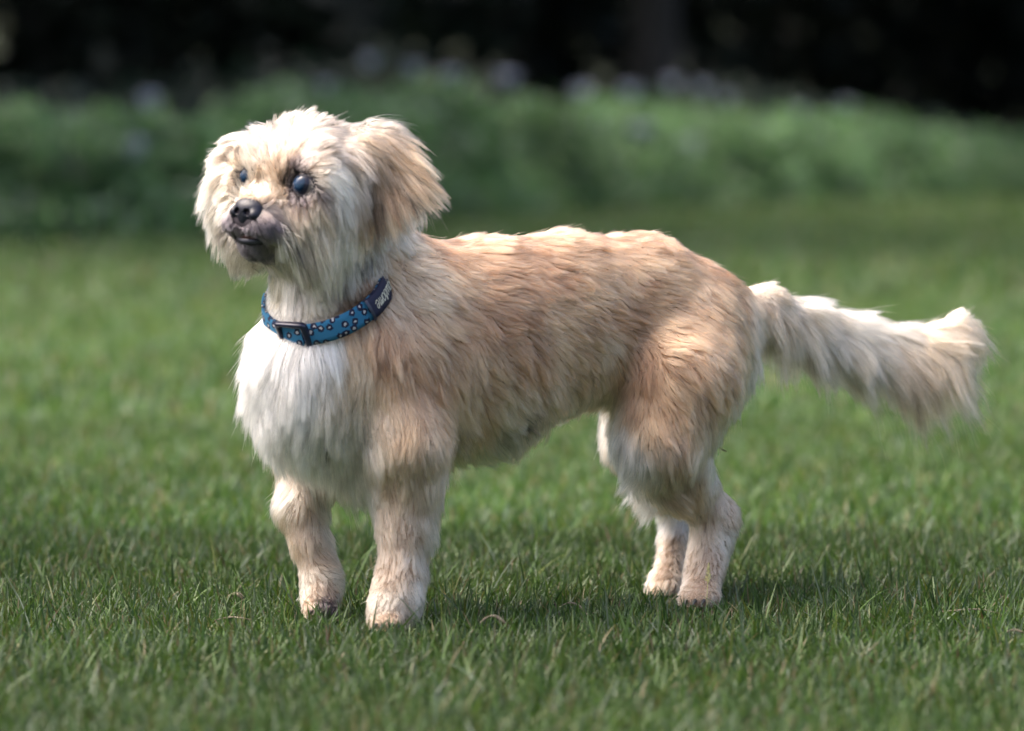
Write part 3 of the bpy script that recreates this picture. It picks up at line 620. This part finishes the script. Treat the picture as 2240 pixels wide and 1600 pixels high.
t.links.new(uvn.outputs[0], wv.inputs['Vector']); t.links.new(rp.outputs[0], mxc.inputs[1]); t.links.new(wv.outputs[0], mxc.inputs[2]); t.links.new(mxc.outputs[0], b.inputs['Base Color'])
bps = N(M_STRAP, 'ShaderNodeBump'); bps.inputs['Strength'].default_value = .6; bps.inputs['Distance'].default_value = .0003; t.links.new(wv.outputs[0], bps.inputs['Height']); t.links.new(bps.outputs[0], b.inputs['Normal'])
M_BUCK = mat('navy_plastic', (.009, .010, .030), .28, .6); M_PATCH = mat('navy_webbing', (.008, .009, .030), .6, .3); M_TEXT = mat('cream_print', (.50, .48, .40), .6, .3)
SW = .0178      # strap width
def band(t0, t1, off, wd, thick, n, skew=0.0):
    """closed band following the neck ring between two angles; returns verts, faces, uv"""
    th = np.linspace(t0, t1, n); c = ring(th); o_ = ring(th, 1.0) - ring(th, 0.0)
    o_ /= np.linalg.norm(o_, axis=1)[:, None]; upv = RN * .97 - o_ * .24; upv /= np.linalg.norm(upv, axis=1)[:, None]
    ds = np.r_[0, np.cumsum(np.linalg.norm(np.diff(c, axis=0), axis=1))]
    prof = [(-wd / 2, 0), (-wd / 2, thick), (-wd / 4, thick * 1.25), (0, thick * 1.3), (wd / 4, thick * 1.25), (wd / 2, thick), (wd / 2, 0)]
    V = np.stack([c + upv * a_ + o_ * (off + b_) for a_, b_ in prof], 1)
    uv = np.stack([np.stack([ds, np.full(n, a_ + b_ * 0)], 1) for a_, b_ in prof], 1)
    return V.reshape(-1, 3), grid_faces(n, 7, False, True), uv.reshape(-1, 2)
TB = 2.26       # buckle angle
V, F, uv = band(0, 2 * math.pi, 0, SW, .0013, 160); mesh_np('strap', V, F, M_STRAP, COLLAR, uv=uv)
V, F, uv = band(TB - .16, TB + 1.3, .0016, SW * .97, .0013, 60); mesh_np('strap_overlap', V, F, M_STRAP, COLLAR, uv=uv + [.31, .007])
def frame_at(thv, off):
    c = ring(thv, off); o_ = (ring(thv, 1) - ring(thv, 0)); o_ /= np.linalg.norm(o_); upv = RN * .97 - o_ * .24; upv -= o_ * (upv @ o_); upv /= np.linalg.norm(upv)
    return c, np.cross(upv, o_), upv, o_
c0, bx_, by_, bo_ = frame_at(TB, .0012)
def rrect(hw, hh, r, n=8):
    o = []
    for (cx, cy, a0) in ((hw - r, hh - r, 0), (-hw + r, hh - r, 90), (-hw + r, -hh + r, 180), (hw - r, -hh + r, 270)):
        for k in range(n): a = math.radians(a0 + 90 * k / (n - 1)); o.append((cx + r * math.cos(a), cy + r * math.sin(a)))
    return np.array(o)
oo, ii = rrect(.0152, .0128, .0042), rrect(.0108, .0092, .002); rows = []
for cc, z in ((oo, .0), (oo, .0028), (oo * .93 + ii * .07, .0040), (oo * .35 + ii * .65, .0042), (ii, .0034), (ii, 0)):
    bend = -(cc[:, 0] ** 2) * 9
    rows.append(c0 + cc[:, :1] * bx_ + cc[:, 1:] * by_ + (z + bend)[:, None] * bo_)
V = np.stack(rows, 0); mesh_np('buckle', V.reshape(-1, 3), grid_faces(6, len(oo), True, True), M_BUCK, COLLAR)
ang_b = .0
# bar end beside the name strip, then the strip itself
V, F, uv = band(.935, .985, .0006, SW * 1.06, .0034, 6); mesh_np('strip_clip', V, F, M_BUCK, COLLAR)
V, F, uv = band(.18, .935, .0008, SW * .98, .0022, 40); strip = mesh_np('name_strip', V, F, M_PATCH, COLLAR); strip['label'] = 'navy strip lettered pawsome'
STR = {'p': [[(0, 1.05), (0, -.85)], [(0, .7), (.25, 1), (.52, .8), (.52, .3), (.28, 0), (0, .2)]],
       'a': [[(.52, .85), (.25, 1), (.02, .6), (.05, .15), (.3, 0), (.52, .3), (.55, 1), (.55, .2), (.72, 0)]],
       'w': [[(0, 1), (.08, .15), (.25, 0), (.42, .3), (.45, .9), (.5, .15), (.68, 0), (.85, .4), (.88, 1)]],
       's': [[(0, 0), (.35, 1.25), (.42, .9), (.55, .35), (.4, 0), (.12, .05)]],
       'o': [[(.3, 1), (.05, .8), (0, .4), (.2, 0), (.45, .15), (.52, .6), (.3, 1), (.6, .9)]],
       'm': [[(0, 0), (.08, 1), (.1, .5), (.28, 1), (.38, .8), (.38, .05), (.42, .6), (.6, 1), (.7, .8), (.7, .1), (.82, 0)]],
       'e': [[(0, .45), (.42, .6), (.4, .92), (.2, 1), (0, .6), (.08, .1), (.35, 0), (.6, .3)]]}
ADV = {'p': .72, 'a': .78, 'w': 1.02, 's': .68, 'o': .68, 'm': .95, 'e': .7}
def smooth_poly(p, n=5):
    p = np.array(p, float); o = []
    for i in range(len(p) - 1):
        a, b_, c_, d_ = p[max(i - 1, 0)], p[i], p[i + 1], p[min(i + 2, len(p) - 1)]
        for k in range(n): u = k / n; o.append(.5 * ((2 * b_) + (-a + c_) * u + (2 * a - 5 * b_ + 4 * c_ - d_) * u * u + (-a + 3 * b_ - 3 * c_ + d_) * u ** 3))
    o.append(p[-1]); return np.array(o)
parts = []; xx = 0; UL = .0060; TH0 = .22
for chh in 'pawsome':
    for st in STR[chh]:
        q = smooth_poly(st); q[:, 0] += q[:, 1] * .22 + xx
        thv = TH0 + q[:, 0] * UL / .054; c = ring(thv); o_ = ring(thv, 1.0) - ring(thv, 0.0); o_ /= np.linalg.norm(o_, axis=1)[:, None]; upv = RN * .97 - o_ * .24
        parts.append(tube(c + upv * ((.5 - q[:, 1]) * UL * 1.05 - .0002)[:, None] + o_ * (.0008 + .0022 * 1.27 + .0001), .00042, 5))
    xx += ADV[chh]
V, F = merge(parts); mesh_np('lettering', V, F, M_TEXT, strip)

# ================================================================== BACKGROUND
def leaves(n, c, rad, size, seed, pal, shell=.35, flat=.0, zmin=.02):
    r = np.random.default_rng(seed); d = r.normal(size=(n, 3)); d /= np.linalg.norm(d, axis=1)[:, None]
    R_ = (shell + (1 - shell) * r.random(n)) ** .5 * (1 + .28 * smooth_noise(d, 1.3, seed + 1) + .12 * smooth_noise(d, .5, seed + 2))
    p = np.array(c) + d * R_[:, None] * np.array(rad); k = p[:, 2] > zmin; p = p[k]; n = len(p)
    k = smooth_noise(p, max(rad) * .55, seed + 3) > -.55; p = p[k]; n = len(p)
    a = r.normal(size=(n, 3)); a /= np.linalg.norm(a, axis=1)[:, None]; b_ = np.cross(a, r.normal(size=(n, 3))); b_ /= np.linalg.norm(b_, axis=1)[:, None]
    s = size * r.uniform(.6, 1.4, n)[:, None]
    V = np.stack([p - a * s, p - b_ * s * .42, p + a * s, p + b_ * s * .42], 1).reshape(-1, 3)
    pal = np.array(pal); cc = pal[r.integers(len(pal), size=n)] * r.uniform(.7, 1.25, n)[:, None] * (1 + .2 * smooth_noise(p, max(rad) * .8, seed + 5)[:, None])
    return V, np.arange(4 * n).reshape(n, 4), np.repeat(cc, 4, 0)
NETTLE = [(.062, .150, .046), (.076, .175, .050), (.044, .105, .044), (.11, .19, .075), (.14, .19, .14)]
SHADEG = [(.0035, .008, .006), (.0045, .010, .008), (.005, .011, .010)]  # near-black leaf greens: the shade of the wood put into the colour
def bx(px, Yd): return (px - 1120) / FOC * (Yd + DIST)
def topz(py, Yd): return CAMZ + (318 - py) / FOC * (Yd + DIST)
def edge_Y(px): return float(np.interp(px, [-400, 0, 500, 1100, 1800, 2240, 2700], [12.0, 12.8, 13.8, 18.5, 24.0, 27.0, 30])) 
M_STEM = mat('stem', (.10, .14, .05), .7, .2)
def bush(name, cat, px, py, back, rw, label, n, size, pal, seed, group=None):
    Y = edge_Y(px) + back; x = bx(px, Y); h = topz(py, Y); o = empty(name, (x, Y, 0)); tag(o, label, cat, group)
    tint = .85 + .5 * ((seed * 37) % 100) / 100; pal = [tuple(np.array(c_) * tint) for c_ in pal]
    V, F, C = leaves(n, (x, Y, h * .44), (rw, rw * .7, h * .47), size, seed, pal)
    mesh_np('foliage', V, F, M_LEAF, o, col=C, smooth=False)
    r = np.random.default_rng(seed); ps = []
    for k in range(7):
        a = r.uniform(0, 6.28); q = np.array([x, Y, 0.]); e2 = q + [math.cos(a) * rw * .3, math.sin(a) * .2 * rw, h * .8]
        ps.append(tube(np.linspace(q, e2, 4), [.008, .006, .005, .002], 5))
    V, F = merge(ps); mesh_np('stem', V, F, M_STEM, o)
GB_ = 'overgrown weeds along the far edge of the lawn'
for i, (px, py, back, rw, lab) in enumerate([
    (-60, 235, 1.0, .55, 'dark green weed clump at the far left edge'),
    (90, 262, .8, .45, 'grey green weed clump left of the dog, second from the left edge'),
    (250, 225, 1.2, .5, 'pale grey green weed clump left of the dog, below the dark trees'),
    (400, 262, .9, .45, 'low weed clump just left of the dog head'),
    (560, 190, 1.6, .5, 'weed clump rising behind the left of the dog head'),
    (720, 158, 2.2, .6, 'tall weed clump right behind the dog head'),
    (900, 150, 2.2, .6, 'tall bright green weed clump behind the dog ear'),
    (1090, 172, 2.0, .7, 'bright green weed clump above the dog shoulders'),
    (1280, 205, 2.0, .7, 'green weed clump above the middle of the dog back'),
    (1460, 195, 2.2, .75, 'pale flowering weed clump above the dog hips'),
    (1640, 220, 2.0, .8, 'green weed clump above and behind the dog rump'),
    (1830, 235, 2.0, .85, 'weed clump with pale tops above the base of the tail'),
    (2010, 300, 1.8, .9, 'dim green weed clump above the middle of the tail'),
    (2200, 330, 1.8, .9, 'dark weed clump above the tip of the tail, by the right edge')]):
    bush('weed_clump', 'weeds', px, py, back, rw, lab, 5200, .035, NETTLE, 100 + i * 7, GB_)
# low rough growth in front of and between the clumps
def undergrowth():
    r = np.random.default_rng(3); n = 42000; px = r.uniform(-500, 2750, n)
    back = r.beta(1.2, 1.2, n) * 3.4; Y = np.array([edge_Y(a) for a in px]) + back
    x = (px - 1120) / FOC * (Y + DIST); hgt_ = .10 + .42 * np.clip(back / 1.2, 0, 1) * (1 + .3 * smooth_noise(np.stack([x, Y, 0 * x], 1), .9, 8))
    p = np.stack([x, Y, r.random(n) * hgt_ + .01], 1); a = r.normal(size=(n, 3)) * [.6, .6, 1]; a /= np.linalg.norm(a, axis=1)[:, None]
    b_ = np.cross(a, r.normal(size=(n, 3))); b_ /= np.linalg.norm(b_, axis=1)[:, None]; s = r.uniform(.025, .06, n)[:, None]
    V = np.stack([p - a * s, p - b_ * s * .35, p + a * s, p + b_ * s * .35], 1).reshape(-1, 3); pal = np.array(NETTLE)
    C = pal[r.integers(len(pal), size=n)] * r.uniform(.75, 1.25, n)[:, None] * (1 + .25 * smooth_noise(p, 1.1, 77)[:, None])
    tag(mesh_np('undergrowth', V, np.arange(4 * n).reshape(n, 4), M_LEAF, col=np.repeat(C, 4, 0), smooth=False), 'rough low green growth between the lawn and the dark trees', 'undergrowth', kind='stuff')
undergrowth()
SHADE_BRAM = [(.009, .022, .014), (.013, .027, .018), (.007, .016, .012)]  # back-row greens darkened to stand for shade from the trees
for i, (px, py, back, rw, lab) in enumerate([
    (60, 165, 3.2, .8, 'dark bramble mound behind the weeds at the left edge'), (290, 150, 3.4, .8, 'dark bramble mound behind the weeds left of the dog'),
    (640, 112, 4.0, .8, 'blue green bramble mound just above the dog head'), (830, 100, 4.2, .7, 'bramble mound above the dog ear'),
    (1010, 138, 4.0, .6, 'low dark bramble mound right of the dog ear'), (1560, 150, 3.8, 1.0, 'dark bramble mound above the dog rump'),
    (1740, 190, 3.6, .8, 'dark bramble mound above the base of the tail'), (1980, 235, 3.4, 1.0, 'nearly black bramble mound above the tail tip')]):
    bush('bramble_mound', 'bramble', px, py, back, rw, lab, 4200, .04, SHADE_BRAM, 500 + i * 11, 'back-row brambles in shade-darkened greens between the weeds and the trees')
# white umbels standing out of the weeds
M_PETAL = mat('petals', (.30, .34, .46), .7, .2)
def flower(px, py, back, r0):
    Y = edge_Y(px) + back; x = bx(px, Y); z = topz(py, Y); o = empty('white_umbel_flower', (x, Y, 0))
    tag(o, 'white flat flower head on a thin stem standing above the weeds', 'flower', 'white flower heads above the weeds')
    V, F = tube(np.array([[x + .05, Y, 0], [x + .02, Y, z * .5], [x, Y, z]]), [.006, .005, .003], 6); mesh_np('stem', V, F, M_STEM, o)
    r = np.random.default_rng(int(px)); ps = []
    for k in range(26):
        a = r.uniform(0, 6.28); q = r0 * math.sqrt(r.random()); c = np.array([x + q * math.cos(a), Y + q * math.sin(a), z + .02 - q * q * 2])
        t6 = np.linspace(0, 6.28, 7)[:-1]; rr_ = .014; V = np.concatenate([[c + [0, 0, .006]], c + np.stack([rr_ * np.cos(t6), rr_ * np.sin(t6), 0 * t6], 1), [c - [0, 0, .006]]])
        F = [[0, 1 + j, 1 + (j + 1) % 6] for j in range(6)] + [[7, 1 + (j + 1) % 6, 1 + j] for j in range(6)]
        ps.append((V, np.array(F)))
        ps.append((np.array([c, c - [0, 0, .03], [x, Y, z - .06]]), np.array([[0, 1, 2]])))
    V, F = merge(ps); mesh_np('umbel', V, F, M_PETAL, o)
for px, py, back, r0 in [(1110, 168, 2.0, .07), (1380, 195, 2.0, .06), (990, 163, 2.4, .06), (1272, 196, 2.2, .06), (905, 150, 2.4, .045), (810, 132, 2.6, .045),
                         (1470, 180, 2.2, .045), (1535, 190, 2.2, .05), (1300, 265, 1.0, .05), (1400, 280, .9, .07), (1510, 310, .8, .07), (1850, 228, 2.0, .06), (1750, 238, 2.0, .06),
                         (1590, 215, 2.2, .04), (330, 215, 1.2, .04), (300, 320, .5, .045), (190, 365, .5, .04), (1180, 225, 1.4, .04), (720, 190, 2.2, .04), (1790, 300, 1.0, .06)]:
    flower(px, py, back, r0)
# dark trees behind
def tree(name, x, y, h, rw, z0, label, seed, n=5200, size=.16, group=None, pal=SHADEG):
    o = empty(name, (x, y, 0)); tag(o, label, 'tree', group)
    r = np.random.default_rng(seed); V, F = tube(np.array([[x, y, -.1], [x + .1, y, h * .3], [x - .1, y + .1, h * .6], [x, y, h * .9]]), [.24, .19, .12, .03], 12)
    ps = [(V, F)]
    for k in range(9):
        a = r.uniform(0, 6.28); z = h * r.uniform(.25, .75); q = np.array([x, y, z]); e2 = q + [math.cos(a) * rw * .7, math.sin(a) * rw * .7, h * .15]
        ps.append(tube(np.stack([q, (q + e2) / 2 + [0, 0, .1 * h * .3], e2]), [.07, .045, .015], 6))
    V, F = merge(ps); mesh_np('trunk', V, F, M_BARK, o)
    cz = (z0 + h) / 2; V, F, C = leaves(n, (x, y, cz), (rw, rw, (h - z0) / 2), size, seed, pal, shell=.25)
    mesh_np('crown', V, F, M_LEAF, o, col=C, smooth=False)
GT_ = 'dark trees closing the view behind the weeds'
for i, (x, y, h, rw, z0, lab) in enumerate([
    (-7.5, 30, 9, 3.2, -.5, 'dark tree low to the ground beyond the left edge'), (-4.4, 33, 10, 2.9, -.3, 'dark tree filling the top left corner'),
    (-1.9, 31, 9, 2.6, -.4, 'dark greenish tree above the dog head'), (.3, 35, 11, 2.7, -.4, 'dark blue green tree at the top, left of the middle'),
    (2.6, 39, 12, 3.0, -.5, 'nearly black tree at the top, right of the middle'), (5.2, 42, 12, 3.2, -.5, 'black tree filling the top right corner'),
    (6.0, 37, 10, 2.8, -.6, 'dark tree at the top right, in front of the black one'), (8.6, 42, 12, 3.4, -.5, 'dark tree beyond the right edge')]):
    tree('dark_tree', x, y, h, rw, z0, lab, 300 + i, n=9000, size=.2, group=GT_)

# added trees, mostly unseen, put in to darken the sides of lawn and bank
MIDG = [(.04, .08, .025), (.05, .10, .03)]
tree('added_shade_tree', 4.6, 7.2, 9, 3.0, 3.9, 'unseen tree added right of the lawn to shade its near part', 401, n=15000, size=.20, pal=MIDG)
tree('added_shade_tree', 5.2, 14.5, 9, 3.0, 4.0, 'second unseen tree added on the right to shade the lawn farther back', 404, n=12000, size=.22, pal=MIDG)
tree('added_shade_tree', 8.2, 25.5, 10, 3.4, 4.6, 'unseen tree added on the right to shade the far bank', 405, n=12000, size=.24, pal=MIDG)
tree('dark_tree', 1.2, 31, 13, 3.9, 4.2, 'tall tree added behind the weeds to shade their right part', 406, n=14000, size=.24, pal=SHADEG)  # added for its shade over the right of the bank
tree('added_shade_tree', -4.9, 18, 10, 2.6, 3.8, 'unseen tree added on the left to shade the weeds', 407, n=12000, size=.20, pal=MIDG)
tree('added_shade_tree', -3.6, 12.6, 9, 2.6, 4.0, 'unseen tree added on the left to shade the lawn', 402, n=10000, size=.19, pal=MIDG)
for bx0, by0, br, bh, lab, sd in ((1.36, 1.0, .50, 1.45, 'unseen shrub added on the right to shade the lawn', 411), (-1.28, .75, .42, 1.2, 'unseen shrub added on the left to shade the lawn', 412)):  # unseen shrubs, put in only to shade the lawn beside the dog
    o = empty('added_shade_shrub', (bx0, by0, 0)); tag(o, lab, 'shrub')
    V, F, C = leaves(9000, (bx0, by0, bh * .52), (br, br, bh * .5), .028, sd, MIDG, shell=.1); mesh_np('foliage', V, F, M_LEAF, o, col=C, smooth=False)
    V, F = tube(np.array([[bx0, by0, 0], [bx0 + .02, by0, bh * .4], [bx0, by0, bh * .8]]), [.02, .015, .005], 8); mesh_np('stem', V, F, M_BARK, o)

# ================================================================== LAWN
for (px, py, Y, r_) in ((850, 1352, -.012, .026), (694, 1330, .055, .022), (1532, 1302, .155, .026), (1457, 1278, .242, .024)):
    q = P(px, py, Y); PAWS.append((q[0], q[1], r_))
def wedge(x, y): return np.abs(x) < .60 + (y + DIST) * .155
B = [blades(170000, -.95, .95, -.80, .75, (.010, .026), (.0010, .0021), 4, 1.5, 1, None, .72),  # nearest turf toned down: foreground shade put into the blade colour
     blades(85000, -1.3, 1.3, .75, 2.4, (.012, .030), (.0016, .0030), 3, 1.4, 2, wedge, 1.12),
     blades(60000, -2.2, 2.2, 2.4, 6.5, (.018, .038), (.004, .007), 2, 1.3, 3, wedge, 1.25),
     blades(90000, -5.5, 5.5, 6.5, 26, (.02, .045), (.010, .020), 2, 1.3, 4, lambda x, y: wedge(x, y) & (y < np.interp(x / (y + DIST) * FOC + 1120, [-400, 0, 500, 1100, 1800, 2240, 2700], [12.0, 12.8, 13.8, 18.5, 24.0, 27.0, 30]) + .3))]
# long loose blades lying across the turf
B.append(blades(4200, -.95, .95, -.80, .75, (.028, .050), (.0013, .0023), 6, 1.7, 7, None, .8))
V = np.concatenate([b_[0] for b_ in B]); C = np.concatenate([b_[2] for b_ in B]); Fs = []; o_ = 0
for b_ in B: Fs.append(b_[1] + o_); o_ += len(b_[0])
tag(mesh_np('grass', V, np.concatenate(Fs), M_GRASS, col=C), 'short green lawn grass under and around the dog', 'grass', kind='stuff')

# ---- small dry things in the turf
M_STRAW = noise_mat('dry_leaf', (.07, .058, .040), (.14, .12, .09), 300, .8); M_TWIG = noise_mat('twig', (.05, .035, .02), (.12, .08, .05), 300, .8)
def dry(name, cat, label, px, py, pts, wd, material):
    Y = CAMZ * FOC / (py - 318) - DIST; c = P(px, py, Y); o = np.array(pts, float) * .001 + [c[0], c[1], .007]
    q = smooth_poly(o, 4); n = len(q); T = np.gradient(q, axis=0); T /= np.linalg.norm(T, axis=1)[:, None]; s = np.cross(T, [0, -.5, .86]); s /= np.linalg.norm(s, axis=1)[:, None]
    u = np.linspace(0, 1, n)[:, None]; w_ = wd * np.sin(np.clip(u * .9 + .08, 0, 1) * math.pi) ** .6; up = np.cross(s, T) * wd * .35
    V = np.stack([q - s * w_, q + up, q + s * w_, q - up * .3], 1)
    tag(mesh_np(name, V.reshape(-1, 3), grid_faces(n, 4, False, True), material), label, cat)
dry('dry_leaf', 'leaf', 'curled pale brown dead leaf lying in front of and between the legs', 1090, 1395, [(-16, 0, 2), (-10, 3, 7), (-3, 2, 9), (4, -1, 5), (10, -3, -1)], .0021, M_STRAW)
dry('dry_stalk', 'stalk', 'grey forked dry stalk in the turf ahead of the hind paws', 1280, 1365, [(-20, 6, 6), (-12, 4, 9), (-4, 0, 6), (2, -6, 0), (8, -12, 3)], .0012, M_STRAW)
dry('dry_leaf', 'leaf', 'small crumpled whitish leaf left of the raised front paw', 515, 1337, [(-7, 0, 2), (-2, 2, 6), (4, 1, 5), (9, 0, 0)], .0030, M_STRAW)
dry('dry_stalk', 'stalk', 'thin bent straw lying left of the raised front paw', 490, 1385, [(-6, 2, 2), (4, 4, 4), (14, 0, 4), (26, 2, 1)], .0011, M_STRAW)
dry('dry_stalk', 'stalk', 'pale straw in the dark grass near the right edge', 2120, 1370, [(-22, 6, 3), (-8, 0, 5), (10, 4, 5), (26, -2, 2)], .0012, M_STRAW)
dry('dry_leaf', 'leaf', 'whitish scrap in the dark grass at the right edge', 2225, 1415, [(-8, 2, 3), (-2, 0, 5), (5, -3, 3)], .0018, M_STRAW)
# twig caught in the long hair behind the thigh
q = np.array([P(1568, 905, .20), P(1574, 950, .19), P(1562, 968, .185), P(1577, 982, .19), P(1588, 988, .20)]); V, F = tube(smooth_poly(q), .0006, 6)
q2 = np.array([P(1562, 968, .185), P(1549, 965, .175), P(1545, 950, .17)]); V2, F2 = tube(smooth_poly(q2), .0009, 6)
V, F = merge([(V, F), (V2, F2)]); tag(mesh_np('twig', V, F, M_TWIG), 'thin dark twig caught in the hair behind the thigh', 'twig')
# yellow seed head in front of the hind paw
def seed_head():
    o = empty('grass_seed_head', tuple(P(1545, 1335, .13))); tag(o, 'pale yellow grass seed head standing in front of the near hind paw', 'seed head')
    a, b_ = P(1545, 1335, .128), P(1550, 1240, .130); V, F = tube(np.linspace(a, b_, 5), .0004, 5); M = mat('straw_yellow', (.50, .44, .20), .7, .2); mesh_np('stalk', V, F, M, o)
    r = np.random.default_rng(5); ps = []
    for k in range(26):
        u = k / 25; c = a + (b_ - a) * (.62 + .40 * u); ang = r.uniform(0, 6.28); e2 = c + np.array([math.cos(ang) * .0035 * (1.1 - u), math.sin(ang) * .0035 * (1.1 - u), .003]); ps.append(tube(np.stack([c, (c + e2) / 2, e2]), [.0003, .0007, .0001], 5))
    V, F = merge(ps); mesh_np('seeds', V, F, M, o)
seed_head()
